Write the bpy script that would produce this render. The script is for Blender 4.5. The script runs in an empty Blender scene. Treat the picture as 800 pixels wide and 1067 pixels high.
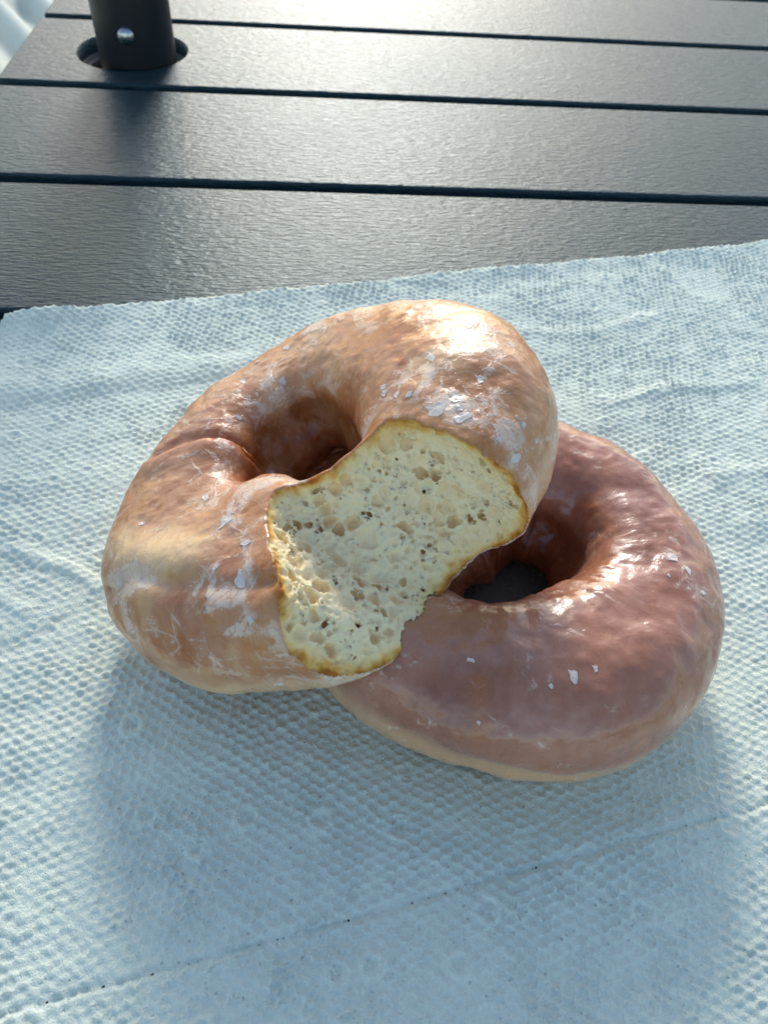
import bpy, bmesh
from mathutils import Matrix, Vector
import math
import numpy as np

# ---------------------------------------------------------------- numeric core (lengths in cm)
def rot_xyz(ax, ay, az=0.0):
    a, b = math.cos(ax), math.sin(ax); c, d = math.cos(ay), math.sin(ay); e, f = math.cos(az), math.sin(az)
    Rx = np.array([[1, 0, 0], [0, a, -b], [0, b, a]]); Ry = np.array([[c, 0, d], [0, 1, 0], [-d, 0, c]])
    Rz = np.array([[e, -f, 0], [f, e, 0], [0, 0, 1]])
    return Rz @ Ry @ Rx

# centre, tilt x/y, major radius, tube half width, tube half height, then harmonics of both radii
BITTEN = dict(loc=(-1.749, 13.03, 3.421), tilt=(0.022, -0.476), R=3.706, rh=1.608, rv=1.653,
              Rc=(-0.067, 0.034, 0.061, -0.071), rc=(0.142, -0.223, 0.221, 0.074, 0.004, 0.094), thin=1.9, neck=.6, rim=3.1, plug=True,
              bumps=((-73, 20, .60), (118, 22, -.34), (40, 18, .14), (-160, 18, .10)),
              half=((-180, 1.8), (-150, 2.1), (-118, 2.5), (-76, 2.3), (-53, 1.8), (-25, 1.85), (-9, 2.25), (36, 2.1), (79, 1.6), (108, 1.42), (134, 1.36), (163, 1.6)))
WHOLE = dict(loc=(3.174, 11.439, 1.80), tilt=(0.0, 0.0), R=3.276, rh=1.76, rv=1.72,
             Rc=(0.033, 0.062, -0.019, -0.015), rc=(-0.028, -0.063, -0.02, -0.098, -0.021, -0.029), neck=.9, rim=2.5, dent=(-158, 36, .18))

def tube(P, d):
    th = np.arctan2(P[..., 1], P[..., 0])
    c1, s1, c2, s2, c3, s3 = np.cos(th), np.sin(th), np.cos(2*th), np.sin(2*th), np.cos(3*th), np.sin(3*th)
    R = d['R']*(1 + d['Rc'][0]*c2 + d['Rc'][1]*s2 + d['Rc'][2]*c3 + d['Rc'][3]*s3)
    k = d['rc']
    q = 1 + k[0]*c1 + k[1]*s1 + k[2]*c2 + k[3]*s2 + k[4]*c3 + k[5]*s3
    rt = d['rh']*q
    lo = d.get('thin', 1.0)
    r2 = 0.5*(rt + lo + np.sqrt((rt - lo)**2 + 0.06))          # never thinner than a real ring of dough
    if 'half' in d:                                           # measured half widths round the ring
        if 'tab' not in d:
            a = np.radians(np.arange(-540, 540)); c = np.array(d['half'])
            cc = np.concatenate([np.c_[c[:, 0]-360, c[:, 1]], c, np.c_[c[:, 0]+360, c[:, 1]]])
            v = np.interp(np.degrees(a), cc[:, 0], cc[:, 1]); w = np.exp(-(np.arange(-30, 31)/12.)**2); v = np.convolve(v, w/w.sum(), 'same')
            d['tab'] = (a[300:-300], v[300:-300])
        r2 = np.interp(th, *d['tab'])
        R = R + sum(h*np.exp(-((np.mod(th - math.radians(t) + math.pi, 2*math.pi) - math.pi)/math.radians(w))**2) for t, w, h in d['bumps'])
    return th, R + rt - r2, r2, d['rv']*(0.6 + 0.4*q)

def ring_sdf(P, d):
    th, R, rt, rz = tube(P, d)
    x = np.hypot(P[..., 0], P[..., 1]) - R
    z = P[..., 2]
    if 'dent' in d:                                           # the top is squashed where the other one rests
        t0, w0, a0 = d['dent']
        u = (np.mod(th - math.radians(t0) + math.pi, 2*math.pi) - math.pi)/math.radians(w0)
        rz = np.where(z > 0, rz*(1 - a0*np.exp(-u*u)), rz)
    z0 = np.clip((0.4 - z)/1.5, 0, 1)
    x = np.where(x < 0, x/(1 + d['neck']/rt*z0*z0*(3-2*z0)), x)   # the hole narrows downwards
    e = np.where(x < 0, d['rim'], 2.3)
    g = ((np.abs(x)/rt)**e + (np.abs(z)/rz)**e)**(1/e) + 1e-6
    s = np.hypot(x, z)*(1 - 1/g)
    if d.get('plug'):                                         # this one barely opens at its underside
        p = np.maximum(np.abs(z + 1.42) - .22, np.hypot(P[..., 0], P[..., 1]) - 2.4)
        k = np.clip(.5 + .5*(p - s)/.35, 0, 1); s = p*(1-k) + s*k - .35*k*(1-k)
    return s

def to_local(W, d):
    return (np.asarray(W, float) - np.array(d['loc'])) @ rot_xyz(*d['tilt'])
def to_world(L, d):
    return np.asarray(L, float) @ rot_xyz(*d['tilt']).T + np.array(d['loc'])

CM = 0.01
SUN = (5, 26, .15, 1.5, 13, 0.68)      # azimuth, elevation, sky strength, sun strength, sun angle, exposure
rng = np.random.default_rng(11)

# ---------------------------------------------------------------- noise
def _hash(ix, iy, iz, seed):
    h = (ix.astype(np.int64)*374761393 + iy.astype(np.int64)*668265263 + iz.astype(np.int64)*2147483647 + seed*974634777) & 0xffffffff
    h = ((h ^ (h >> 13))*1274126177) & 0xffffffff
    h = ((h ^ (h >> 16))*2246822519) & 0xffffffff
    return (h ^ (h >> 15)) & 0xffffffff

def vnoise(P, scale, seed=0):
    """smooth value noise in -1..1, P (n,3)"""
    Q = P*scale
    I = np.floor(Q).astype(np.int64); f = Q - I; u = f*f*f*(f*(f*6 - 15) + 10)
    out = 0
    for dx in (0, 1):
        for dy in (0, 1):
            for dz in (0, 1):
                v = _hash(I[:, 0]+dx, I[:, 1]+dy, I[:, 2]+dz, seed)/2147483647.5 - 1
                w = (u[:, 0] if dx else 1-u[:, 0])*(u[:, 1] if dy else 1-u[:, 1])*(u[:, 2] if dz else 1-u[:, 2])
                out = out + v*w
    return out

def fbm(P, scale, oct=3, seed=0, gain=0.5):
    o, a, t = 0, 1.0, 0.0
    for k in range(oct):
        o = o + a*vnoise(P, scale*2**k, seed + 17*k); t += a; a *= gain
    return o/t

def blotch(P, scale, seed=0):
    """noise without a visible lattice"""
    A = np.array([[.8, .36, -.48], [-.6, .48, -.64], [0, .8, .6]])
    Q = P @ A
    Q = Q + (.45/scale)*np.stack([vnoise(Q, scale*1.3, seed+k) for k in (31, 32, 33)], 1)
    return fbm(Q, scale, 3, seed, .6)*1.5

def cells(P, scale, seed=0, jit=1.0):
    """Worley noise: F1, F2 (in cell units) and an id value of the nearest cell"""
    Q = P*scale
    I = np.floor(Q).astype(np.int64)
    n = len(P); f1 = np.full(n, 9.0); f2 = np.full(n, 9.0); idv = np.zeros(n)
    for dx in (-1, 0, 1):
        for dy in (-1, 0, 1):
            for dz in (-1, 0, 1):
                C = I + np.array([dx, dy, dz])
                hx = _hash(C[:, 0], C[:, 1], C[:, 2], seed)/4294967295.
                hy = _hash(C[:, 0], C[:, 1], C[:, 2], seed+5)/4294967295.
                hz = _hash(C[:, 0], C[:, 1], C[:, 2], seed+9)/4294967295.
                d = np.sqrt((C[:, 0]+.5+jit*(hx-.5)-Q[:, 0])**2 + (C[:, 1]+.5+jit*(hy-.5)-Q[:, 1])**2 + (C[:, 2]+.5+jit*(hz-.5)-Q[:, 2])**2)
                n1 = d < f1
                f2 = np.where(n1, f1, np.minimum(f2, d)); idv = np.where(n1, hx, idv); f1 = np.where(n1, d, f1)
    return f1, f2, idv

def sstep(a, b, x):
    t = np.clip((x-a)/(b-a), 0, 1); return t*t*(3-2*t)

# ---------------------------------------------------------------- iso surface (naive surface nets)
def surface_nets(F, org, h):
    S = F < 0
    nx, ny, nz = F.shape
    A = np.zeros((nx-1, ny-1, nz-1), np.int8)
    for dx in (0, 1):
        for dy in (0, 1):
            for dz in (0, 1):
                A += S[dx:nx-1+dx, dy:ny-1+dy, dz:nz-1+dz]
    act = (A > 0) & (A < 8)
    I = np.argwhere(act)
    idx = np.full(act.shape, -1, np.int64); idx[act] = np.arange(len(I))
    acc = np.zeros((len(I), 3)); cnt = np.zeros(len(I))
    for ax in range(3):
        o1, o2 = [a for a in range(3) if a != ax]
        for a in (0, 1):
            for b in (0, 1):
                J = I.copy(); J[:, o1] += a; J[:, o2] += b
                K = J.copy(); K[:, ax] += 1
                f0 = F[J[:, 0], J[:, 1], J[:, 2]].astype(float); f1 = F[K[:, 0], K[:, 1], K[:, 2]].astype(float)
                m = (f0 < 0) != (f1 < 0)
                t = np.where(m, f0/np.where(m, f0-f1, 1), 0)
                P = J.astype(float); P[:, ax] += t
                acc[m] += P[m]; cnt[m] += 1
    V = acc/cnt[:, None]*h + np.array(org)
    quads = []
    for ax in range(3):
        o1, o2 = [(1, 2), (2, 0), (0, 1)][ax]
        sl0 = [slice(1, -1)]*3; sl1 = [slice(1, -1)]*3
        sl0[ax] = slice(0, -1); sl1[ax] = slice(1, None)
        a, b = S[tuple(sl0)], S[tuple(sl1)]
        for flip, m in ((0, a & ~b), (1, ~a & b)):
            E = np.argwhere(m); off = np.array([1, 1, 1]); off[ax] = 0; E = E + off
            c = []
            for (p, q) in ((0, 0), (-1, 0), (-1, -1), (0, -1)):
                J = E.copy(); J[:, o1] += p; J[:, o2] += q
                c.append(idx[J[:, 0], J[:, 1], J[:, 2]])
            Q = np.stack(c, 1)
            quads.append(Q[:, ::-1] if flip else Q)
    return V, np.concatenate(quads)

def vnormals(V, Q):
    n = np.cross(V[Q[:, 2]]-V[Q[:, 0]], V[Q[:, 3]]-V[Q[:, 1]])
    N = np.zeros_like(V)
    for k in range(4): np.add.at(N, Q[:, k], n)
    return N/np.maximum(np.linalg.norm(N, axis=1), 1e-12)[:, None]

# ---------------------------------------------------------------- blender helpers
C = bpy.context.scene.collection
def mesh_obj(name, V, F, mats, parent=None, attrs=None, midx=None, smooth=True, kind=None):
    me = bpy.data.meshes.new(name)
    V = np.asarray(V, float)*CM
    if isinstance(F, np.ndarray):
        me.vertices.add(len(V)); me.vertices.foreach_set('co', V.astype(np.float32).ravel())
        k = F.shape[1]
        me.loops.add(F.size); me.loops.foreach_set('vertex_index', F.astype(np.int32).ravel())
        me.polygons.add(len(F)); me.polygons.foreach_set('loop_start', np.arange(0, F.size, k, dtype=np.int32))
        me.update(calc_edges=True)
    else:
        me.from_pydata([tuple(v) for v in V], [], F)
    me.polygons.foreach_set('use_smooth', np.full(len(me.polygons), smooth, dtype=bool))
    for m in mats: me.materials.append(m)
    if midx is not None: me.polygons.foreach_set('material_index', np.asarray(midx, np.int32))
    for k, a in (attrs or {}).items():
        at = me.attributes.new(k, 'FLOAT' if a.ndim == 1 else 'FLOAT_VECTOR', 'POINT')
        at.data.foreach_set('value' if a.ndim == 1 else 'vector', a.astype(np.float32).ravel())
    me.update()
    o = bpy.data.objects.new(name, me); C.objects.link(o)
    if parent: o.parent = parent
    if kind: o['kind'] = kind
    return o

def empty(name, loc, rot=(0, 0, 0), label=None, cat=None, group=None):
    o = bpy.data.objects.new(name, None); C.objects.link(o)
    o.location = Vector(loc)*CM; o.rotation_euler = rot; o.empty_display_size = 0.01
    if label: o['label'] = label
    if cat: o['category'] = cat
    if group: o['group'] = group
    return o

class NT:
    """small node-tree writer"""
    def __init__(s, name):
        s.m = bpy.data.materials.new(name); s.m.use_nodes = True; s.t = s.m.node_tree; s.n = s.t.nodes; s.n.clear()
        s.out = s.n.new('ShaderNodeOutputMaterial'); s.b = s.n.new('ShaderNodeBsdfPrincipled')
        s.t.links.new(s.b.outputs[0], s.out.inputs[0])
    def put(s, sock, v):
        if isinstance(v, bpy.types.NodeSocket): s.t.links.new(v, sock)
        elif isinstance(v, (tuple, list)) and len(v) == 3 and sock.type == 'RGBA': sock.default_value = (*v, 1)
        else: sock.default_value = v
    def node(s, typ, ins=None, **kw):
        n = s.n.new('ShaderNode'+typ)
        for k, v in kw.items(): setattr(n, k, v)
        for k, v in (ins or {}).items(): s.put(n.inputs[k], v)
        return n
    def bs(s, **kw):
        for k, v in kw.items(): s.put(s.b.inputs[k.replace('_', ' ')], v)
    def obj(s): return s.node('TexCoord').outputs['Object']
    def attr(s, name, vec=False): return s.node('Attribute', attribute_name=name).outputs['Vector' if vec else 'Fac']
    def mapp(s, v, scale): return s.node('Mapping', {'Vector': v, 'Scale': scale}).outputs[0]
    def noise(s, v, scale, detail=4, rough=.55, dist=0): return s.node('TexNoise', {'Vector': v, 'Scale': scale, 'Detail': detail, 'Roughness': rough, 'Distortion': dist}).outputs[0]
    def vor(s, v, scale, feature='F1', rand=1.0):
        n = s.node('TexVoronoi', {'Vector': v, 'Scale': scale, 'Randomness': rand}, feature=feature); return n
    def ramp(s, f, stops, interp='LINEAR'):
        n = s.node('ValToRGB', {0: f}); n.color_ramp.interpolation = interp; e = n.color_ramp.elements
        while len(e) < len(stops): e.new(0.5)
        for i, (p, c) in enumerate(stops):
            e[i].position = p; e[i].color = (c, c, c, 1) if isinstance(c, (int, float)) else (*c, 1)
        return n.outputs[0]
    def mix(s, f, a, b, mode='MIX'):
        n = s.node('Mix', data_type='RGBA', blend_type=mode); s.put(n.inputs[0], f); s.put(n.inputs[6], a); s.put(n.inputs[7], b); return n.outputs[2]
    def math(s, op, a, b=0.0, c=0.0, clamp=False):
        n = s.node('Math', operation=op, use_clamp=clamp); s.put(n.inputs[0], a); s.put(n.inputs[1], b); s.put(n.inputs[2], c); return n.outputs[0]
    def sm(s, x, a, b):
        return s.node('MapRange', {0: x, 1: a, 2: b, 3: 0.0, 4: 1.0}, interpolation_type='SMOOTHSTEP').outputs[0]
    def bump(s, h, strength, dist, normal=None):
        i = {'Height': h, 'Strength': strength, 'Distance': dist}
        if normal is not None: i['Normal'] = normal
        return s.node('Bump', i).outputs[0]

# ---------------------------------------------------------------- materials
def mat_glaze(name, dough_a, dough_b, pale, film, film_lo, film_hi, flaky, gloss):
    t = NT(name); o = t.obj(); flow = t.attr('flow', True)
    n1 = t.noise(o, 45, 5, .6); n2 = t.noise(o, 160, 6, .6, .6); n3 = t.noise(flow, 3.2, 6, .62, .5)
    dough = t.mix(t.ramp(n1, [(.38, 0), (.62, 1)]), dough_a, dough_b)
    dough = t.mix(t.math('MULTIPLY', t.attr('pale'), t.ramp(n2, [(.25, .7), (.7, 1)])), dough, pale)
    n4 = t.noise(o, 75, 6, .62, .8)
    f = t.math('ADD', t.math('MULTIPLY', t.ramp(n3, [(.35, 0), (.65, 1)]), .25), t.math('ADD', t.math('MULTIPLY', t.ramp(n4, [(.36, 0), (.64, 1)]), .5), t.math('MULTIPLY', t.ramp(n2, [(.35, 0), (.7, 1)]), .25)))
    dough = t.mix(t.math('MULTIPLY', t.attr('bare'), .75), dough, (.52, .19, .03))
    dough = t.mix(t.math('MULTIPLY', t.attr('hole_shade'), .7), dough, (.17, .04, .008))  # browner crust in the hole, painted darker still for the hole's shade
    bare_or_shaded = t.math('MAXIMUM', t.attr('bare'), t.attr('hole_shade'))
    f = t.math('MULTIPLY_ADD', f, film_hi-film_lo, film_lo)
    f = t.math('MULTIPLY', f, t.math('SUBTRACT', 1.0, bare_or_shaded), clamp=True)
    col = t.mix(f, dough, film)
    # dried glaze: whitish film torn into plates, thin wandering cracks with lifted edges
    nz = t.node('TexNoise', {'Vector': o, 'Scale': 130.0, 'Detail': 5.0, 'Roughness': .65}).outputs[1]
    warp = t.mix(.0022, o, nz, 'LINEAR_LIGHT')
    wm = t.attr('white')
    e2 = t.vor(warp, 110, 'DISTANCE_TO_EDGE').outputs['Distance']; e1 = t.vor(warp, 260, 'DISTANCE_TO_EDGE').outputs['Distance']
    zn = t.noise(o, 95, 7, .7, .4)
    zone = t.math('MULTIPLY_ADD', wm, .15, t.math('ADD', zn, -.055*(1-flaky)))
    patch = t.math('MULTIPLY', t.sm(zone, .625-.02*flaky, .65), t.sm(e1, .015, .06))                     # opaque plates with crisp torn outlines
    veil = t.sm(zone, .50, .68)
    crack = t.math('MULTIPLY', t.math('SUBTRACT', 1.0, t.sm(e2, .012, .05)), t.sm(zone, .50, .58))
    crack = t.math('MAXIMUM', crack, t.math('MULTIPLY', t.math('SUBTRACT', 1.0, t.sm(e1, .02, .08)), t.sm(zone, .55, .62)))
    streak = t.sm(t.noise(t.mapp(flow, (1, 1, .3)), 7.0, 6, .72, 1.5), .60, .70)
    white = t.math('MAXIMUM', t.math('MULTIPLY', patch, .66), t.math('MULTIPLY', crack, .42))
    white = t.math('MAXIMUM', white, t.math('MULTIPLY', streak, t.math('MULTIPLY_ADD', wm, .35, .08*flaky+.03)))
    white = t.math('MAXIMUM', white, t.math('MULTIPLY', veil, .16))
    white = t.math('MULTIPLY', white, t.math('MULTIPLY_ADD', bare_or_shaded, -.8, 1.0))
    col = t.mix(white, col, (.86, .72, .57))
    fine = t.noise(o, 900, 4, .6)
    hgt = t.math('ADD', t.math('MULTIPLY', n2, .6), t.math('MULTIPLY', white, .55))
    hgt = t.math('ADD', hgt, t.math('MULTIPLY', fine, .10))
    hgt = t.math('ADD', hgt, t.math('MULTIPLY', t.noise(t.mapp(flow, (1, 1, .5)), 6.0, 4, .6, .8), .28))
    rid = t.math('ABSOLUTE', t.math('SUBTRACT', t.noise(o, 120, 4, .55, .6), .5))
    rid2 = t.math('ABSOLUTE', t.math('SUBTRACT', t.noise(o, 340, 3, .55, .3), .5))
    hgt = t.math('SUBTRACT', hgt, t.math('MULTIPLY', rid, 1.1)); hgt = t.math('SUBTRACT', hgt, t.math('MULTIPLY', rid2, .35))
    bm = t.bump(hgt, .45+.3*flaky, .0004)
    rough = t.math('MULTIPLY_ADD', t.noise(o, 260, 4, .6), .35, gloss)
    rough = t.math('ADD', rough, t.math('MULTIPLY', white, .12))
    t.bs(Base_Color=col, Roughness=rough, Normal=bm, IOR=1.45)
    t.b.inputs['Subsurface Weight'].default_value = .35
    t.b.inputs['Subsurface Radius'].default_value = (.0045, .0016, .0007); t.b.inputs['Subsurface Scale'].default_value = 1.0
    t.bs(Coat_Weight=.7-.25*flaky, Coat_Roughness=.14+.05*flaky, Coat_Normal=t.bump(hgt, .30+.45*flaky, .0007))
    return t.m

def mat_crumb():
    t = NT('crumb'); o = t.obj(); d = t.attr('depth'); hol = t.attr('hollow')
    n = t.noise(o, 260, 5, .6); nb = t.noise(o, 90, 3)
    dd = t.math('ADD', d, t.math('MULTIPLY_ADD', nb, .7, -.33)); dd = t.math('ADD', dd, t.math('MULTIPLY_ADD', n, .5, -.26))
    dd = t.math('DIVIDE', dd, 1.0, clamp=True)
    col = t.ramp(dd, [(.0, (.42, .15, .022)), (.05, (.62, .29, .05)), (.13, (.80, .47, .13)), (.24, (.93, .70, .32)), (.38, (.97, .77, .44)), (1, (.98, .81, .51))])
    col = t.mix(t.math('MULTIPLY', t.math('MULTIPLY', hol, t.sm(dd, .2, .45)), .55), col, (.82, .54, .22))
    h = t.noise(o, 700, 3, .6)
    bm = t.bump(h, .4, .0003)
    t.bs(Base_Color=col, Roughness=.6, Normal=bm)
    t.b.inputs['Specular IOR Level'].default_value = .12
    t.b.inputs['Subsurface Weight'].default_value = .4
    t.b.inputs['Subsurface Radius'].default_value = (.0020, .0014, .0008); t.b.inputs['Subsurface Scale'].default_value = 1.0
    return t.m

def mat_flake():
    t = NT('dried_sugar_glaze'); o = t.obj()
    t.bs(Base_Color=t.mix(t.noise(o, 500, 4), (.86, .76, .67), (.66, .50, .39)), Roughness=.3, Normal=t.bump(t.noise(o, 1500, 4), .5, .0002))
    t.b.inputs['Subsurface Weight'].default_value = .4; t.b.inputs['Subsurface Radius'].default_value = (.002, .0012, .001)
    t.b.inputs['Subsurface Scale'].default_value = 1.0
    return t.m

def mat_towel():
    t = NT('paper_towel'); o = t.obj()
    fib = t.noise(t.mapp(o, (1, .45, 1)), 1500, 5, .7, .8); fib2 = t.noise(o, 700, 5, .65)
    col = t.mix(t.ramp(fib2, [(.3, 0), (.75, 1)]), (.78, .86, .70), (.86, .925, .765))
    slit = t.attr('slit')
    pit = t.math('SUBTRACT', 1.0, t.sm(t.vor(o, 620).outputs['Distance'], .05, .22))
    pit = t.math('MULTIPLY', pit, t.sm(t.noise(o, 300, 3), .50, .62))
    col = t.mix(t.math('MULTIPLY', pit, .28), col, (.32, .42, .46))
    col = t.mix(t.attr('under_shade'), col, (.17, .13, .095))  # donut's shade painted dark into the paper colour
    h = t.math('ADD', t.math('MULTIPLY', fib, .5), t.math('SUBTRACT', fib2, t.math('MULTIPLY', pit, .5)))
    t.bs(Base_Color=col, Roughness=.92, Normal=t.bump(h, .9, .0007))
    t.b.inputs['Specular IOR Level'].default_value = .2
    t.bs(Sheen_Weight=.15, Sheen_Roughness=.5)
    tr = t.node('BsdfTransparent'); mx = t.node('MixShader')
    dash = t.sm(t.math('ABSOLUTE', slit), .09, .04)
    sx = t.node('SeparateXYZ', {0: o}).outputs[0]
    dn = t.sm(t.noise(t.node('CombineXYZ', {0: sx}).outputs[0], 300, 4, .7), .565, .62)
    cut = t.math('MULTIPLY', t.math('MULTIPLY', dash, dn), t.attr('perf'))
    t.t.links.new(cut, mx.inputs[0]); t.t.links.new(t.b.outputs[0], mx.inputs[1]); t.t.links.new(tr.outputs[0], mx.inputs[2]); t.t.links.new(mx.outputs[0], t.out.inputs[0])
    return t.m

def mat_board():
    t = NT('dark_composite_board'); o = t.obj()
    g1 = t.noise(t.mapp(o, (1, 5, 5)), 130, 3, .65, .5); g2 = t.noise(t.mapp(o, (1, 4, 4)), 230, 2, .6); g3 = t.noise(o, 6, 3)
    col = t.mix(t.ramp(g1, [(.3, 0), (.7, 1)]), (.006, .020, .025), (.020, .043, .047))
    col = t.mix(t.math('MULTIPLY', t.sm(t.noise(o, 900, 3), .66, .74), .35), col, (.17, .16, .15))
    h = t.math('ADD', t.math('MULTIPLY', g1, 1.0), t.math('MULTIPLY', g2, .8))
    t.bs(Base_Color=col, Roughness=t.math('MULTIPLY_ADD', g3, .14, .34), Normal=t.bump(h, .9, .0008))
    t.b.inputs['Specular IOR Level'].default_value = .42
    t.bs(Specular_Tint=(.58, .88, .93))
    return t.m

def mat_plain(name, col, rough, bump=0, scale=300, spec=.5, metal=0.0, col2=None):
    t = NT(name); o = t.obj()
    c = t.mix(t.noise(o, scale*.3, 4), col, col2 or tuple(.8*x for x in col))
    t.bs(Base_Color=c, Roughness=t.math('MULTIPLY_ADD', t.noise(o, scale, 3), .12, rough-.06), Metallic=metal)
    t.b.inputs['Specular IOR Level'].default_value = spec
    if bump: t.bs(Normal=t.bump(t.noise(o, scale, 5), .5, bump))
    return t.m

M_G1 = mat_glaze('glazed_crust_tan', (.40, .115, .020), (.60, .25, .065), (.82, .57, .27), (.70, .38, .21), .06, .60, 1.0, .16)
M_G2 = mat_glaze('glazed_crust_brown', (.23, .058, .016), (.42, .14, .045), (.76, .57, .30), (.55, .28, .19), .16, .76, .2, .12)
M_CR = mat_crumb(); M_FL = mat_flake(); M_TW = mat_towel(); M_BD = mat_board()
M_POLE = mat_plain('dark_painted_metal', (.006, .009, .012), .42, .0001, 500)
M_BTN = mat_plain('brushed_steel', (.55, .56, .55), .28, 0, 400, metal=1.0)
M_RING = mat_plain('brown_plastic', (.10, .07, .045), .45, .0001, 400)
M_FRAME = mat_plain('dark_frame_paint', (.02, .022, .024), .5, .0001, 300)
M_CLOTH = mat_plain('pale_fabric', (.76, .79, .66), .8, .0002, 900, .2)
M_GROUND = mat_plain('dark_paving', (.06, .065, .07), .85, .001, 60, .3)

# ---------------------------------------------------------------- donuts
# outline of the bite at the top of the ring (x, y) and how it drifts for each cm further down
BITE = np.array([(-.55, -7.4, .54, 0), (-.12, -6.0, .56, 0), (.22, -5.35, .57, 0), (.42, -4.75, .62, -.03), (.34, -4.2, .70, -.06), (.14, -3.5, .78, -.15), (-.05, -2.9, .82, -.27),
                 (-.02, -2.35, .80, -.40), (.25, -2.0, .70, -.46), (.75, -1.84, .57, -.41), (1.28, -1.72, .49, -.34), (1.78, -1.46, .41, -.32), (2.3, -1.20, .33, -.33), (2.9, -1.18, .24, -.30),
                 (3.5, -1.45, .17, -.22), (4.1, -1.88, .09, -.12), (4.65, -2.3, .04, -.07), (5.1, -2.5, 0, -.06), (5.6, -2.4, 0, -.05), (6.8, -2.2, 0, 0), (9, -9, 0, 0)])

def bite_sd(P):
    """signed distance (about) to the bitten-out region, negative inside it"""
    x, y, dz = P[:, 0], P[:, 1], 1.6 - P[:, 2]
    d = np.full(len(P), 1e9); ins = np.zeros(len(P), bool)
    n = len(BITE)
    for i in range(n):
        a, b = BITE[i], BITE[(i+1) % n]
        ax, ay, bx, by = a[0]+dz*a[2], a[1]+dz*a[3], b[0]+dz*b[2], b[1]+dz*b[3]
        ex, ey = bx-ax, by-ay; wx, wy = x-ax, y-ay
        t = np.clip((wx*ex+wy*ey)/(ex*ex+ey*ey+1e-9), 0, 1)
        d = np.minimum(d, (wx-ex*t)**2 + (wy-ey*t)**2)
        c = ((ay <= y) & (by > y)) | ((by <= y) & (ay > y))
        ins ^= c & (x < ax + (y-ay)/np.where(np.abs(ey) > 1e-9, ey, 1e-9)*ex)
    d = np.sqrt(d)*np.where(ins, -1, 1)
    return d, d

def polyline_d(P, pts):
    d = np.full(len(P), 1e9)
    for a, b in zip(pts[:-1], pts[1:]):
        a, b = np.array(a, float), np.array(b, float); e = b-a
        t = np.clip(((P-a) @ e)/(e @ e), 0, 1)
        d = np.minimum(d, np.linalg.norm(P - a - t[:, None]*e, axis=1))
    return d

CREASE = [(-4.5, -3.2, .9), (-4.0, -3.57, 1.31), (-3.25, -3.5, 1.63), (-2.47, -3.9, 1.66), (-1.4, -4.23, 1.68), (-0.47, -4.5, 1.61), (0.45, -4.5, 1.5)]
PALE = [(-4.4, -2.1, 1.0), (-3.6, -2.75, 1.6), (-2.6, -3.1, 1.75), (-1.6, -3.4, 1.75)]
FOLD = [(-3.7, .2, 1.6), (-2.91, 0.42, 1.68), (-2.05, 0.33, 1.42), (-1.57, 0.16, 0.81), (-1.42, 0.19, 0.16)]

def bulge(P, which):
    """outward displacement of the crust (cm) as a function of local position"""
    th = np.arctan2(P[:, 1], P[:, 0]); rho = np.hypot(P[:, 0], P[:, 1])
    fl = np.stack([np.cos(th)*3.2, np.sin(th)*3.2, rho*.22], 1)
    b = .10*fbm(P, .55, 2, 3 if which else 8) + .06*fbm(P, 1.5, 3, 21)
    if which:                                         # the bitten one
        c = polyline_d(P, CREASE); b -= .10*(1+.7*vnoise(P, 2.2, 55))*np.exp(-(c/.13)**2) - .05*np.exp(-((c-.45)/.3)**2)
        b += .10*np.exp(-(polyline_d(P, PALE)/.5)**2)
        f = polyline_d(P, FOLD); side = P[:, 1] - (.33 + .05*P[:, 0])
        b -= .20*np.exp(-(f/.22)**2); b += .12*np.exp(-(f/.55)**2)*(side < 0)
        b += .030*fbm(fl, 1.7, 3, 5)*sstep(-.6, .8, P[:, 2])
        b += .022*fbm(P, 5, 3, 31)*sstep(-.4, .4, vnoise(P, .7, 77)+.3)
    else:
        inner = sstep(3.2, 1.9, rho)
        b += (.022 + .045*inner)*fbm(fl*np.array([1, 1, 1.6]), 2.0, 3, 15)
        b += .016*fbm(P, 4.5, 3, 41)
        b -= .07*np.exp(-(polyline_d(P, [(2.9, 1.9, 1.7), (2.1, 1.7, 1.5), (1.5, 1.5, 1.0)])/.3)**2)
        b -= .10*np.exp(-(polyline_d(P, [(-3.6, -3.9, .2), (-1.8, -4.6, .0), (-.5, -4.9, -.1), (1.5, -4.8, -.3)])/.22)**2)
    return b

def grid_for(d, h, pad=.45):
    ext = 0
    a = np.linspace(-np.pi, np.pi, 181); _, R, rt, rz = tube(np.stack([np.cos(a), np.sin(a), 0*a], 1), d)
    X = (R+rt)*np.cos(a); Y = (R+rt)*np.sin(a); z = rz.max()+pad
    xs = np.arange(X.min()-pad, X.max()+pad, h); ys = np.arange(Y.min()-pad, Y.max()+pad, h); zs = np.arange(-z, z, h)
    return xs, ys, zs

def points(xs, ys, zs): 
    G = np.empty((len(xs), len(ys), len(zs), 3), np.float32)
    G[..., 0] = xs[:, None, None]; G[..., 1] = ys[None, :, None]; G[..., 2] = zs[None, None, :]
    return G

def solid(d, which, h, band=.20):
    xs, ys, zs = grid_for(d, h)
    G = points(xs, ys, zs)
    D = np.empty(G.shape[:3], np.float32)
    for i in range(0, len(xs), 40): D[i:i+40] = ring_sdf(G[i:i+40], d)
    m = np.abs(D) < band
    P = G[m].astype(float)
    D[m] -= bulge(P, which)
    return xs, ys, zs, G, D

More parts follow.
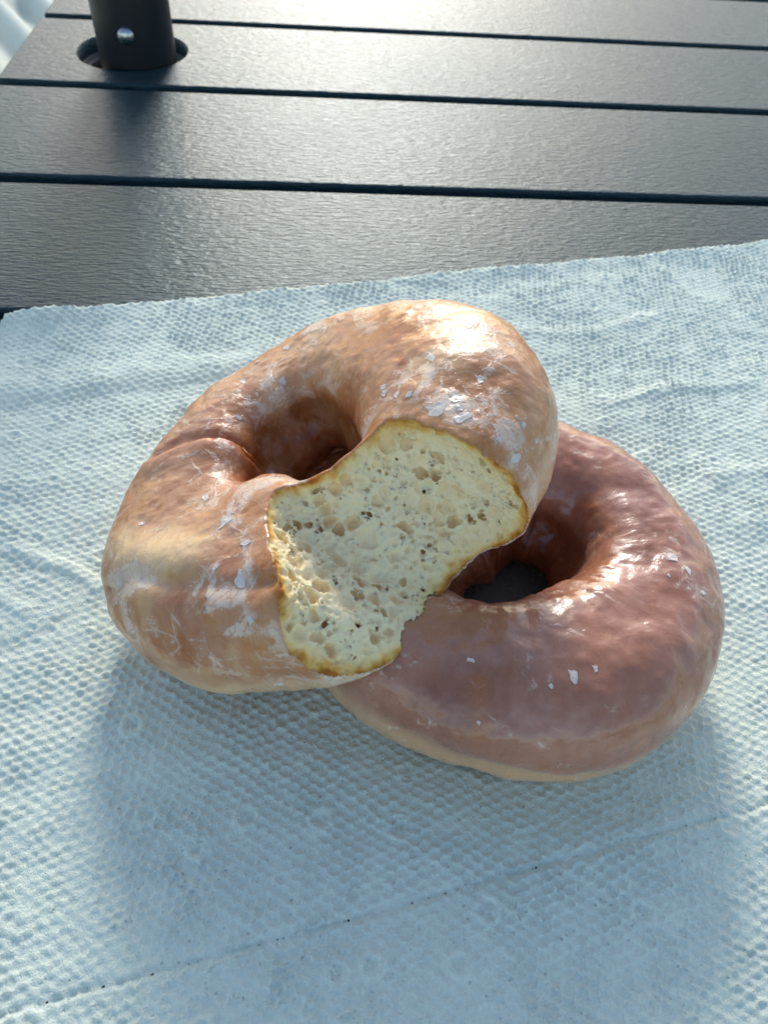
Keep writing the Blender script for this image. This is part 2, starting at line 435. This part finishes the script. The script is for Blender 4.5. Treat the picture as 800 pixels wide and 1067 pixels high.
def flake(P0, r, sdf, seed, el=1.0, ang=0.0, lift=.02):
    """a thin curled chip of dried glaze lying on the surface"""
    g = np.random.default_rng(seed)
    e = .02
    def nrm(P): 
        return np.stack([(sdf(P+np.eye(3)[k]*e)-sdf(P-np.eye(3)[k]*e)) for k in range(3)], 1)/(2*e)
    P = np.array([P0], float)
    for _ in range(4):
        n = nrm(P); P = P - n*sdf(P)[:, None]/np.maximum((n**2).sum(1), .2)[:, None]
    n = nrm(P)[0]; n /= np.linalg.norm(n)
    a = np.cross(n, [math.cos(ang), math.sin(ang), .1]); a /= np.linalg.norm(a); b = np.cross(n, a)
    k = 9
    t = np.linspace(0, 2*np.pi, k, endpoint=False) + g.uniform(-.2, .2, k)
    rr = r*g.uniform(.5, 1.3, k)
    rings = []
    for s in (.5, 1.0):
        Q = P[0] + (rr*s*np.cos(t)*el)[:, None]*a + (rr*s*np.sin(t))[:, None]*b
        for _ in range(3):
            m = nrm(Q); Q = Q - m*sdf(Q)[:, None]/np.maximum((m**2).sum(1), .2)[:, None]
        m = nrm(Q); m /= np.linalg.norm(m, axis=1)[:, None]
        up = .007 + (lift*.45*g.uniform(0, 1.0, k)**2 if s == 1.0 else .004*g.uniform(0, 1, k))
        rings.append(Q + m*up[:, None])
    low = rings[1] - n*.03
    V = np.concatenate([[P[0]+n*.016], rings[0], rings[1], low])
    F = []
    for i in range(k):
        j = (i+1) % k
        F += [(0, 1+i, 1+j), (1+i, 1+k+i, 1+k+j, 1+j), (1+k+i, 1+2*k+i, 1+2*k+j, 1+k+j)]
    return V, F

def flakes_mesh(lst, sdf):
    VV, FF = [], []; off = 0
    for i, (p, r, el, ang, lift) in enumerate(lst):
        V, F = flake(p, r, sdf, 100+i, el, ang, lift)
        VV.append(V); FF += [tuple(a+off for a in f) for f in F]; off += len(V)
    return np.concatenate(VV), FF

def shell_attrs(V, d, which):
    th = np.arctan2(V[:, 1], V[:, 0]); rho = np.hypot(V[:, 0], V[:, 1])
    flow = np.stack([np.cos(th)*3.2, np.sin(th)*3.2, rho*.35 + V[:, 2]*.2], 1)
    _, R, rt, rz = tube(V, d)
    if which:
        pale = np.exp(-(polyline_d(V, PALE)/.55)**2)*.95 + .75*sstep(.35, -.1, np.abs(V[:, 2]+.45)-.25)*sstep(.2, .6, (rho-R)/rt)
        pale += .5*sstep(.15, .6, blotch(V, .7, 61))
        d_, db = bite_sd(V)
        white = 1.0*np.exp(-(np.maximum(db, 0)/.9)**2) + .6*np.exp(-(polyline_d(V, CREASE)/.35)**2)
        white += .7*sstep(0, .55, blotch(V, .8, 91))*sstep(-.5, .5, V[:, 2]) + .15*np.exp(-((rho-1.9)/.5)**2)
        bare = sstep(.42, .10, db + .30*blotch(V, 1.6, 15))*sstep(-.6, -.1, blotch(V, 1.0, 5))*sstep(-.2, .3, V[:, 2])
        hole_shade = .95*sstep(1.0, .45, rho-(R-rt))*sstep(1.25, .5, V[:, 2])
        bare += .8*np.exp(-(polyline_d(V, [(3.0, 1.8, 1.6), (3.6, 1.0, 1.9), (2.4, 2.6, 1.3)])/.6)**2)
    else:
        zz = V[:, 2] + .12*vnoise(V, .8, 3)
        pale = sstep(.35, -.35, zz)*sstep(.1, .6, (rho-R)/rt)
        white = .55*np.exp(-(polyline_d(V, [(3.39, -.38, 1.8), (3.74, -1.17, 1.76), (4.2, -1.3, 1.4)])/.35)**2) + .5*np.exp(-(polyline_d(V, [(-.1, -4.0, 1.7), (.84, -3.7, 1.8), (1.4, -3.3, 1.8)])/.18)**2)
        white += .35*np.exp(-(polyline_d(V, [(-1.6, -2.2, 1.6), (-1.5, -3.2, 1.8), (-1.2, -4.2, 1.4)])/.2)**2)
        hole_shade = .9*sstep(.75, .2, rho-(R-rt))*sstep(.9, .1, V[:, 2])
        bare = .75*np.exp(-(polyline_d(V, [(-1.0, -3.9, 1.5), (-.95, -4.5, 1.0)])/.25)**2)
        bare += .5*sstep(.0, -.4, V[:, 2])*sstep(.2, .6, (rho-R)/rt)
    return dict(flow=flow, pale=np.clip(pale, 0, 1), white=np.clip(white, 0, 1), bare=np.clip(bare, 0, 1), hole_shade=np.clip(hole_shade, 0, 1))

def join(V1, F1, A1, V2, F2):
    """append a small list mesh to a quad array mesh, returning python faces"""
    off = len(V1)
    return np.concatenate([V1, V2]), off

# whole donut ---------------------------------------------------
HG = 0.05
def whole_sdf(P): return ring_sdf(P, WHOLE) - bulge(P, 0)
xs, ys, zs, G, D = solid(WHOLE, 0, HG)
D = np.maximum(D, (.09 - (G[..., 2] + WHOLE['loc'][2])))       # sits flat on the towel
V, Q = surface_nets(D, (xs[0], ys[0], zs[0]), HG)
del G, D
don2 = empty('glazed_donut', WHOLE['loc'], (0, 0, 0), 'whole glazed ring donut, unbitten, reddish brown, lying flat under the bitten one', 'donut', 'glazed donuts on the paper towel')
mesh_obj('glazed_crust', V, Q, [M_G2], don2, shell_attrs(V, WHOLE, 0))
FL2 = [((0.84, -3.7, 1.8), .085, 2.0, .2, .03), ((-1.19, -3.49, 1.77), .09, .6, 0, .05), ((3.39, -.38, 1.8), .12, 1.3, .5, .04), ((3.75, -.75, 1.79), .08, 1.6, .1, .04),
       ((4.0, -1.25, 1.6), .07, 1, 0, .03), ((.4, -3.95, 1.75), .05, 1.5, .4, .03), ((1.3, -3.5, 1.8), .06, 1.7, .6, .03), ((3.2, -1.0, 1.8), .045, 1, 0, .03), ((-.97, -4.55, 1.13), .05, 1, 0, .03)]
Vf, Ff = flakes_mesh(FL2, whole_sdf)
mesh_obj('glaze_flakes', Vf, Ff, [M_FL], don2, smooth=False, kind='stuff')

# bitten donut --------------------------------------------------
HB = 0.035
def bitten_sdf(P): return ring_sdf(P, BITTEN) - bulge(P, 1)
xs, ys, zs, G, D = solid(BITTEN, 1, HB)
shape = D.shape
Rw = rot_xyz(*BITTEN['tilt'])
near = (D < .10)
P = G[near].astype(float)
W = to_world(P, BITTEN)
ringd_ = D[near]
# pressed against the whole donut and the towel where it rests
dw = ring_sdf(to_local(W, WHOLE), WHOLE)
mw = (np.abs(dw) < .25) & (np.abs(ringd_) < .4)
tmp = dw.copy(); Lw = to_local(W[mw], WHOLE); tmp[mw] -= bulge(Lw, 0)
ring = D[near].astype(float)
ringd = ring.copy()
ring = np.maximum(ring, .02 - tmp)
ring = np.maximum(ring, .09 - W[:, 2])
# bite with crumb relief
def crumb_relief(P, depth):
    q = P + .06*np.stack([vnoise(P, 3, s) for s in (1, 2, 3)], 1)
    f1, f2, idv = cells(q*np.array([1, 1, .8]), 3.0, 4)
    g1, g2, idg = cells(q, 6.8, 14)
    k1, k2, _ = cells(q, 12, 24)
    inner = sstep(.02, .65, depth)
    big = (1-np.clip(f1/.62, 0, 1)**2)*sstep(.0, .22, f2-f1)*sstep(.18, .62, idv)*.44
    mid = (1-.8*np.clip(g1/.65, 0, 1)**2)*sstep(.0, .30, g2-g1)*(.25+.75*idg)*.21
    sml = sstep(.0, .40, k2-k1)*.030
    deep_ = big*(.10+.90*inner) + mid*(.25+.75*inner)
    return .42*np.tanh(deep_/.42) + sml*(.4+.6*inner), idv
HOLES = [(2.6, -1.3, .0, .16), (3.0, -1.5, -.3, .12)]
band = np.zeros(len(P), bool)
_, b0 = bite_sd(P)
cutv = b0.copy()
sel = (b0 > -.35) & (b0 < .55)
Ps = P[sel]
rel, _i = crumb_relief(Ps, -ringd[sel])
scoop = .13*fbm(Ps, 1.1, 3, 51)
c = b0[sel] + 0
rel = rel*(.5 + .5*sstep(.05, .45, dw[sel]))
c = c - rel + .17 + scoop - .24*np.clip(1-(Ps[:, 2]/1.6)**2, 0, 1)
for hx in HOLES:
    c = np.minimum(c, np.linalg.norm((Ps-np.array(hx[:3]))/np.array([1, 1, .8]), axis=1) - hx[3]*(1+.25*vnoise(Ps, 9, 3)))
cutv[sel] = c
final = np.maximum(ring, -cutv)
D[near] = final
V, Q = surface_nets(D, (xs[0], ys[0], zs[0]), HB)
# drop loose crumbs of a few vertices: keep the biggest island
lab = np.arange(len(V))
for _ in range(400):
    old = lab.copy(); mn = lab[Q].min(1)
    for k in range(4): np.minimum.at(lab, Q[:, k], mn)
    lab = lab[lab]
    if (lab == old).all(): break
u, cnt = np.unique(lab, return_counts=True); keepl = u[cnt.argmax()]
Q = Q[lab[Q[:, 0]] == keepl]
del G, D
_rs = ring_sdf(V, BITTEN); nb = np.abs(_rs) < .4
depth = -_rs; depth[nb] += bulge(V[nb], 1)
_, bv = bite_sd(V)
relv = np.zeros(len(V)); s2 = np.abs(bv) < .75
wv = (depth > .035)
# faces on the crust are those whose vertices lie on the ring surface or on the pressed contact
Wv = to_world(V, BITTEN); dwv = ring_sdf(to_local(Wv, WHOLE), WHOLE)
contact = (dwv < .16) & (bv > .48) | (Wv[:, 2] < .12)
isc = wv & ~contact & (bv < 1.2)
fc = isc[Q].sum(1) >= 3
# soft dough: relax the torn surface a little
edge_ = np.zeros(len(V), bool); edge_[Q[~fc].ravel()] = True
for _ in range(1):
    acc = np.zeros_like(V); cn = np.zeros(len(V)); qf = Q[fc]
    for k in range(4):
        a, b = qf[:, k], qf[:, (k+1) % 4]
        np.add.at(acc, a, V[b]); np.add.at(acc, b, V[a]); np.add.at(cn, a, 1); np.add.at(cn, b, 1)
    mv = (cn > 0) & ~edge_
    V[mv] = .6*V[mv] + .4*acc[mv]/cn[mv][:, None]
hollow = np.zeros(len(V))
rv_, _i = crumb_relief(V[s2], depth[s2]); hollow[s2] = sstep(.10, .42, rv_)
don1 = empty('bitten_donut', BITTEN['loc'], (0, 0, 0), 'glazed ring donut with a bite taken out, pale crumb showing, leaning on the whole one', 'donut', 'glazed donuts on the paper towel')
don1.rotation_euler = Matrix(Rw.tolist()).to_euler()
def sub(V, Q, m):
    q = Q[m]; u, inv = np.unique(q, return_inverse=True)
    return u, inv.reshape(q.shape)
u, q = sub(V, Q, ~fc)
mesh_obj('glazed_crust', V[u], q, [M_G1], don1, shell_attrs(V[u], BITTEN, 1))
u, q = sub(V, Q, fc)
mesh_obj('crumb', V[u], q, [M_CR], don1, dict(depth=depth[u], hollow=hollow[u]))
FL1 = [((3.87, -1.38, 1.8), .20, 1.0, .3, .03), ((4.37, -1.66, 1.67), .18, .8, .9, .04), ((5.12, -2.2, .8), .15, .7, 0, .03), ((3.04, -.62, 1.81), .10, 1, 0, .05), ((2.73, -.35, 1.73), .08, 1.3, .4, .05),
       ((3.33, -.8, 1.83), .09, 1, 1, .04), ((4.76, -.68, 1.69), .09, 1.8, .4, .04), ((3.78, .14, 1.89), .10, 2, .3, .03), ((-1.75, 2.28, .87), .10, 1.2, .3, .05), ((-1.84, 1.13, 1.14), .07, 1, 0, .05),
       ((-1.8, -1.86, .9), .09, 1.4, .3, .05), ((-.28, -3.51, 1.71), .13, .7, .2, .05), ((-.3, -4.35, 1.63), .12, 1.6, .2, .05), ((-3.34, -2.13, 1.69), .08, 1, 0, .04), ((-.25, -5.35, -.2), .14, .6, .5, .06),
       ((-3.8, -3.5, 1.4), .12, 1.4, .2, .05), ((-.87, -3.96, 1.7), .07, 1, 0, .04), ((-.1, -4.95, 1.1), .08, 1, 0, .04), ((5.54, -1.63, .5), .05, 1, 0, .03), ((4.9, -2.0, 1.2), .06, 1.2, 0, .03), ((-1.44, 3.16, 1.0), .06, 1, 0, .04)]
g = np.random.default_rng(5)
cand = V[(depth < .03) & (bv > .05) & (bv < 1.0) & (V[:, 2] > .3)]
for p in cand[g.integers(0, len(cand), 9)]: FL1.append((tuple(p), g.uniform(.05, .12), g.uniform(.7, 1.9), g.uniform(0, 3), g.uniform(.01, .05)))
cand = V[(depth < .03) & (V[:, 2] > .8) & (V[:, 0] < 1) & (bv > .2)]
for p in cand[g.integers(0, len(cand), 4)]: FL1.append((tuple(p), g.uniform(.04, .10), g.uniform(.7, 2.2), g.uniform(0, 3), g.uniform(.01, .04)))
Vf, Ff = flakes_mesh(FL1, bitten_sdf)
mesh_obj('glaze_flakes', Vf, Ff, [M_FL], don1, smooth=False, kind='stuff')

# ---------------------------------------------------------------- paper towel
TO = np.array([-14.06, 22.13]); TA = math.radians(18.33)
tu = np.array([math.cos(TA), math.sin(TA)]); tv = np.array([math.sin(TA), -math.cos(TA)])
LS, LT, HT = 38.0, 33.0, 0.055
PERF = 21.78
def loc2(x, y):
    d = np.array([x, y]) - TO; return float(d @ tu), float(d @ tv)
s = np.arange(0, LS+1e-6, HT); tt = np.arange(0, LT+1e-6, HT)
S_, T_ = np.meshgrid(s, tt, indexing='ij')
P3 = np.stack([S_.ravel(), T_.ravel(), 0*S_.ravel()], 1)
wx = P3 + np.stack([.09*vnoise(P3, 1.0, 71) + .03*vnoise(P3, 4, 73), .08*vnoise(P3, 1.0, 72) + .03*vnoise(P3, 4, 74), 0*P3[:, 0]], 1)
# embossed net: small cells in brick order, thin raised ribs between them
def emboss(P, px=.275, py=.215):
    f1 = np.full(len(P), 9.); f2 = np.full(len(P), 9.)
    r0 = np.floor(P[:, 1]/py)
    for dr in (-1, 0, 1):
        r = r0+dr; off = (r % 2)*.5*px
        c0 = np.floor((P[:, 0]-off)/px)
        for dc in (-1, 0, 1):
            c = c0+dc
            d = np.hypot((c+.5)*px+off-P[:, 0], ((r+.5)*py-P[:, 1])*1.12)
            n1 = d < f1; f2 = np.where(n1, f1, np.minimum(f2, d)); f1 = np.where(n1, d, f1)
    return f1, f2
ra = math.radians(-11); wxr = np.stack([wx[:, 0]*math.cos(ra)+wx[:, 1]*math.sin(ra), -wx[:, 0]*math.sin(ra)+wx[:, 1]*math.cos(ra), wx[:, 2]], 1)
e1, e2 = emboss(wxr)
rib = (1 - sstep(.0, .10, e2-e1))*(.55+.45*vnoise(P3, 3.5, 83))
soft = .5 + .5*vnoise(P3, .45, 81); soft = .75 + .40*sstep(.2, .8, soft)
Z = .058*rib*soft + .016*np.cos(np.clip(e1/.15, 0, 1)*np.pi)*soft*-1
# embossed little rings of the decorative pattern
gr = np.random.default_rng(3)
for a in np.arange(.8, LS, 3.1):
    for b in np.arange(.7, LT, 2.7):
        for j in range(2):
            cx_, cy_ = a + gr.uniform(-1.1, 1.1), b + gr.uniform(-1.0, 1.0); rr = gr.uniform(.16, .26)
            i0, i1 = int((cx_-.6)/HT), int((cx_+.6)/HT); j0, j1 = int((cy_-.6)/HT), int((cy_+.6)/HT)
            i0, j0 = max(i0, 0), max(j0, 0); i1, j1 = min(i1, len(s)-1), min(j1, len(tt)-1)
            if i1 <= i0 or j1 <= j0: continue
            Zv = Z.reshape(S_.shape)[i0:i1, j0:j1]; dd = np.abs(np.hypot(S_[i0:i1, j0:j1]-cx_, T_[i0:i1, j0:j1]-cy_)-rr)
            k = np.exp(-(dd/.055)**2)
            Zv[...] = Zv*(1-.7*k) + .05*k - .02*np.exp(-(np.hypot(S_[i0:i1, j0:j1]-cx_, T_[i0:i1, j0:j1]-cy_)/(rr*.6))**2)
# soft wrinkles
Zw = .10*(fbm(P3*np.array([.6, 1.3, 1]), .35, 3, 101)+.45) + .022*fbm(P3, 1.3, 2, 105)
def ridge(pts, h, w, world=True):
    global Zw
    q = [(*(loc2(*p) if world else p), 0) for p in pts]
    Zw = Zw + h*np.exp(-(polyline_d(P3, q)/w)**2)
ridge([(-12.35, 17.5), (-8.6, 18.6), (-4.86, 19.87)], -.10, .5)
ridge([(-12.5, 18.6), (-8.6, 19.7), (-4.4, 21.1)], .09, .7)
ridge([(-9.9, 12.2), (-8.2, 11.7), (-6.53, 10.94)], .11, .22)
ridge([(-10.2, 10.8), (-8.9, 10.3)], .08, .2)
ridge([(-9.2, 8.9), (-7.4, 10.4)], -.07, .25)
ridge([(7.4, 20.3), (9.5, 21.3), (12.5, 22.0)], .08, .3)
ridge([(4.5, 24.0), (7.0, 24.1), (9.6, 25.6)], .07, .3)
ridge([(10.0, 17.2), (13.0, 18.0)], .06, .3)
edge = np.exp(-(P3[:, 1]/.6)**2)
Zw += edge*(.10 + .10*fbm(P3, .5, 2, 111)) + .10*np.exp(-(P3[:, 0]/.8)**2)
# corner of the sheet curls up a little
Zw += .18*np.exp(-(np.hypot(P3[:, 0]-1.6, P3[:, 1]-.2)/1.0)**2)
sl = (P3[:, 1] - PERF - .03*vnoise(P3, .8, 121))
Zw += .07*np.exp(-(sl/.9)**2)*sstep(8, 16, P3[:, 0]) - .05*np.exp(-(sl/.07)**2) + .012*np.exp(-((sl-.14)/.08)**2) + .05*sstep(0, .5, sl)*np.exp(-(sl/1.4)**2)*sstep(14, 20, P3[:, 0])
# pressed flat under the donuts
WX = TO[0] + P3[:, 0]*tu[0] + P3[:, 1]*tv[0]; WY = TO[1] + P3[:, 0]*tu[1] + P3[:, 1]*tv[1]
def press(d, extra):
    L = np.stack([WX, WY, np.full(len(WX), .3)], 1) - np.array(d['loc']); L = L @ rot_xyz(*d['tilt'])
    return ring_sdf(L, d)
pd = np.minimum(press(WHOLE, 0), press(BITTEN, 0))
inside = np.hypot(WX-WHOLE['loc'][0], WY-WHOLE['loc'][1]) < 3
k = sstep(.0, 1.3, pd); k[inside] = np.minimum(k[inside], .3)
under_shade = .9*np.where(inside, 1, sstep(.25, -.1, press(WHOLE, 0)))*sstep(.2, .6, np.hypot(WX, WY))  # painted shade on the paper under the whole donut and in its hole
Ztot = .04 + np.maximum(Zw, 0)*k + Z*np.where(k < .02, .25, 1)
Ztot = np.where(pd < .12, np.minimum(Ztot, .085), Ztot)
wob = .05*fbm(P3, .8, 3, 131)
ex = P3[:, 0] + wob*np.exp(-P3[:, 0]); ey = P3[:, 1] + (wob*1.2 - .05*np.abs(vnoise(P3, 4, 7)))*np.exp(-P3[:, 1]/.5)
corner = sstep(.7, 0, P3[:, 0])*sstep(.7, 0, P3[:, 1]); ey += corner*.18; ex += corner*.18
Vt = np.stack([ex, -ey, Ztot], 1)
ni, nj = S_.shape
ii = np.arange(ni*nj).reshape(ni, nj)
Qt = np.stack([ii[:-1, :-1], ii[:-1, 1:], ii[1:, 1:], ii[1:, :-1]], -1).reshape(-1, 4)
# lower ply and rim
bor = np.concatenate([ii[:, 0], ii[-1, 1:], ii[-2::-1, -1], ii[0, -2:0:-1]])
Vb = Vt[bor].copy(); Vb[:, 2] -= .035
nb0 = len(Vt); nbn = np.arange(len(bor)); nx_ = (nbn+1) % len(bor)
Qs = np.stack([bor, bor[nx_], nb0+nx_, nb0+nbn], 1)
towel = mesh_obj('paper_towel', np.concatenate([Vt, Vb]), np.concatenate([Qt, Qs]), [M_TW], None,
                 dict(slit=np.concatenate([np.clip(sl, -1, 1)*10/3, np.ones(len(Vb))]), perf=np.concatenate([np.ones(len(Vt)), np.zeros(len(Vb))]), under_shade=np.concatenate([under_shade, np.zeros(len(Vb))])))
towel.location = (TO[0]*CM, TO[1]*CM, 0); towel.rotation_euler = (0, 0, TA)
towel['label'] = 'white embossed paper towel sheet with a perforated line, spread under both donuts'; towel['category'] = 'paper towel'

# ---------------------------------------------------------------- table
TR = math.radians(6.0)
table = empty('patio_table', (0, 0, -72), (0, 0, TR), 'dark slatted patio table of composite boards under the paper towel', 'table')
BOARD_L, BOARD_R, GAP, TH = -17.9, 120.0, .72, 2.6
GAPS = [-17.5, -7.2, 3.2, 13.55, 23.87, 34.1, 44.55, 54.9, 65.2, 75.5, 85.8]
def board_mesh(y0, y1, hole=None):
    r = .16
    prof = []
    for (cx_, cz_, a0) in ((y1-r, -r, 0), (y0+r, -r, 90), (y0+r, -TH+r, 180), (y1-r, -TH+r, 270)):
        for k in range(5):
            a = math.radians(a0 + k*22.5); prof.append((cx_+r*math.cos(a), cz_+r*math.sin(a)))
    n = len(prof); bm = bmesh.new(); rings = []
    cyy, czz = (y0+y1)/2, -TH/2
    xs_ = [(BOARD_L, .16), (BOARD_L+.05, .05), (BOARD_L+.16, 0), (BOARD_R-.16, 0), (BOARD_R, .16)]
    for x, ins in xs_:
        rings.append([bm.verts.new((x*CM, (y - math.copysign(min(ins, abs(y-cyy)), y-cyy))*CM, (z - math.copysign(ins, z-czz))*CM)) for y, z in prof])
    for a, b in zip(rings[:-1], rings[1:]):
        for i in range(n): bm.faces.new((a[i], a[(i+1) % n], b[(i+1) % n], b[i]))
    bm.faces.new(rings[0][::-1]); bm.faces.new(rings[-1])
    bmesh.ops.recalc_face_normals(bm, faces=bm.faces)
    me = bpy.data.meshes.new('board'); bm.to_mesh(me); bm.free()
    for p in me.polygons: p.use_smooth = False
    me.materials.append(M_BD)
    return me
HOLE_C, HOLE_R = (-11.55, 49.75), 3.05
def lathe(prof, seg=96, cap=False):
    """profile (r, z) list -> verts, faces in cm"""
    V, F = [], []
    for r, z in prof:
        for k in range(seg):
            a = 2*math.pi*k/seg; V.append((r*math.cos(a), r*math.sin(a), z))
    for i in range(len(prof)-1):
        for k in range(seg):
            j = (k+1) % seg; F.append((i*seg+k, i*seg+j, (i+1)*seg+j, (i+1)*seg+k))
    if cap: F.append(tuple(range(seg))[::-1]); F.append(tuple((len(prof)-1)*seg+k for k in range(seg)))
    return np.array(V), F
for i, (a, b) in enumerate(zip(GAPS[:-1], GAPS[1:])):
    me = board_mesh(a+GAP/2, b-GAP/2)
    o = bpy.data.objects.new('board', me); C.objects.link(o); o.parent = table; o.location = (0, 0, .72)
    if abs(a-44.55) < .01:
        Vc, Fc = lathe([(HOLE_R, -4), (HOLE_R, -.14), (HOLE_R+.10, -.02), (HOLE_R+.16, .05), (HOLE_R+.16, 1)], 128, True)
        cut = mesh_obj('cutter', Vc + np.array([HOLE_C[0], HOLE_C[1], 0]), Fc, [M_BD])
        cut.parent = table; cut.location = (0, 0, .72)
        md = o.modifiers.new('hole', 'BOOLEAN'); md.operation = 'DIFFERENCE'; md.object = cut; md.solver = 'EXACT'
        bpy.context.view_layer.update()
        dg = bpy.context.evaluated_depsgraph_get(); me2 = bpy.data.meshes.new_from_object(o.evaluated_get(dg))
        o.modifiers.clear(); o.data = me2; me2.name = 'board'
        bpy.data.objects.remove(cut)
def box(x0, x1, y0, y1, z0, z1, off):
    V = [(x, y, z) for x in (x0, x1) for y in (y0, y1) for z in (z0, z1)]
    F = [(0, 1, 3, 2), (4, 6, 7, 5), (0, 4, 5, 1), (2, 3, 7, 6), (0, 2, 6, 4), (1, 5, 7, 3)]
    return V, [tuple(a+off for a in f) for f in F]
V, F = [], []
for b in ((-12, -7, -16.5, 85, 64.5, 69.39), (45, 50, -16.5, 85, 64.5, 69.39), (105, 110, -16.5, 85, 64.5, 69.39),
          (-12, -7, -14, -9, 0, 64.49), (-12, -7, 78, 83, 0, 64.49), (105, 110, -14, -9, 0, 64.49), (105, 110, 78, 83, 0, 64.49)):
    # the umbrella hole stays clear of the rail
    if b[0] == -12 and b[4] == 64.5: b = (-7.9, -3.9, *b[2:])
    v, f = box(*b, len(V)); V += v; F += f
mesh_obj('frame', V, F, [M_FRAME], table, smooth=False)
Vr, Fr = lathe([(HOLE_R-.02, -.75), (HOLE_R-.02, -2.5), (HOLE_R-.45, -2.5), (HOLE_R-.45, -1.0), (HOLE_R-.38, -.93), (HOLE_R-.10, -.93), (HOLE_R-.10, -.75), (HOLE_R-.02, -.75)], 96)
ringo = mesh_obj('hole_ring', Vr, Fr, [M_RING], table); ringo.location = (HOLE_C[0]*CM, HOLE_C[1]*CM, .72)

# ---------------------------------------------------------------- umbrella pole
hc = Matrix.Rotation(TR, 3, 'Z') @ Vector((HOLE_C[0], HOLE_C[1], 0))
PC = (hc.x + .55, hc.y - .75)
pole_r = 2.12
pole = empty('umbrella_pole', (PC[0], PC[1], -72), (0, 0, 0), 'dark round metal umbrella pole standing through the hole in the table', 'umbrella pole')
Vp, Fp = lathe([(pole_r, 0), (pole_r, 152)], 96, True)
mesh_obj('pole', Vp, Fp, [M_POLE], pole)
Vb2, Fb2 = lathe([(0.001, .34), (.16, .325), (.30, .27), (.40, .17), (.44, .06), (.44, -.12)], 40)
btn = mesh_obj('rivet_button', Vb2, Fb2, [M_BTN], pole)
BA, BZ = math.radians(-84), 73.7
btn.location = (pole_r*math.cos(BA)*CM, pole_r*math.sin(BA)*CM, BZ*CM)
btn.rotation_euler = Vector((math.cos(BA), math.sin(BA), 0)).to_track_quat('Z', 'Y').to_euler()

# ---------------------------------------------------------------- pale pleated cloth beyond the end of the table, and the ground
u0, v0 = np.meshgrid(np.linspace(-75, 110, 420), np.linspace(0, 120, 260), indexing='ij')
# u runs along the table's end, v away from it and down
pl = (np.abs(((.457*u0 - v0 + 1.0*np.sin(u0*.1)) / 4.2) % 1.0 - .5)*2)
hgt = -8 - .10*v0 + 1.5*sstep(.1, .9, pl) + .8*np.exp(-((u0-9+.1*v0)/1.6)**2)
Vc = np.stack([-19.6 - v0, 78 + u0, hgt], -1).reshape(-1, 3)
n1_, n2_ = u0.shape; ii = np.arange(n1_*n2_).reshape(n1_, n2_)
Qc = np.stack([ii[:-1, :-1], ii[:-1, 1:], ii[1:, 1:], ii[1:, :-1]], -1).reshape(-1, 4)
Vc2 = Vc.copy(); Vc2[:, 2] -= .25
Qc = np.concatenate([Qc, Qc[:, ::-1] + len(Vc)])
cloth = mesh_obj('pleated_fabric', np.concatenate([Vc, Vc2]), Qc, [M_CLOTH])
cloth.rotation_euler = (0, 0, TR)
cloth['label'] = 'pale grey white fabric with broad pleats beyond the left end of the table'; cloth['category'] = 'fabric'
Gv = [(-900, -900, -72), (900, -900, -72), (900, 900, -72), (-900, 900, -72)]
mesh_obj('ground', Gv, [(0, 1, 2, 3)], [M_GROUND], kind='structure')

# ---------------------------------------------------------------- camera
cam = bpy.data.cameras.new('camera'); co = bpy.data.objects.new('camera', cam); C.objects.link(co)
up = np.array([0.05407662, 0.65152554, 0.75669689]); up /= np.linalg.norm(up)
fw = np.array([0, 0, -1.]); fw -= (fw @ up)*up; fw /= np.linalg.norm(fw); rt_ = np.cross(fw, up)
Mw = Matrix(np.array([rt_, fw, up]).tolist()).to_4x4(); Mw.translation = (0, 0, .17)
co.matrix_world = Mw
cam.sensor_fit = 'HORIZONTAL'; cam.sensor_width = 36; cam.lens = 36*801/800; cam.clip_start = .01; cam.clip_end = 50
cam.dof.use_dof = True; cam.dof.focus_distance = .175; cam.dof.aperture_fstop = 42
sc = bpy.context.scene; sc.camera = co

# ---------------------------------------------------------------- light
SUN_AZ, SUN_EL = math.radians(SUN[0]), math.radians(SUN[1])      # azimuth to the left of straight ahead (+Y), elevation
sd = Vector((-math.sin(SUN_AZ)*math.cos(SUN_EL), math.cos(SUN_AZ)*math.cos(SUN_EL), math.sin(SUN_EL)))
w = bpy.data.worlds.new('World'); sc.world = w; w.use_nodes = True
nt = w.node_tree; bg = nt.nodes['Background']
sky = nt.nodes.new('ShaderNodeTexSky'); sky.sky_type = 'NISHITA'; sky.sun_disc = False
sky.sun_elevation = SUN_EL; sky.sun_rotation = -SUN_AZ; sky.air_density = 1.0; sky.dust_density = 1.0; sky.ozone_density = 1.0
nt.links.new(sky.outputs[0], bg.inputs[0]); bg.inputs[1].default_value = SUN[2]
sl_ = bpy.data.lights.new('sun', 'SUN'); sl_.energy = SUN[3]; sl_.angle = math.radians(SUN[4]); sl_.color = (1.0, .975, .94)
so = bpy.data.objects.new('sun', sl_); C.objects.link(so); so.rotation_euler = sd.to_track_quat('Z', 'Y').to_euler()
sc.view_settings.view_transform = 'Standard'; sc.view_settings.look = 'None'; sc.view_settings.gamma = 1.0
sc.view_settings.use_curve_mapping = False; sc.view_settings.exposure = SUN[5]
sc.cycles.max_bounces = 8
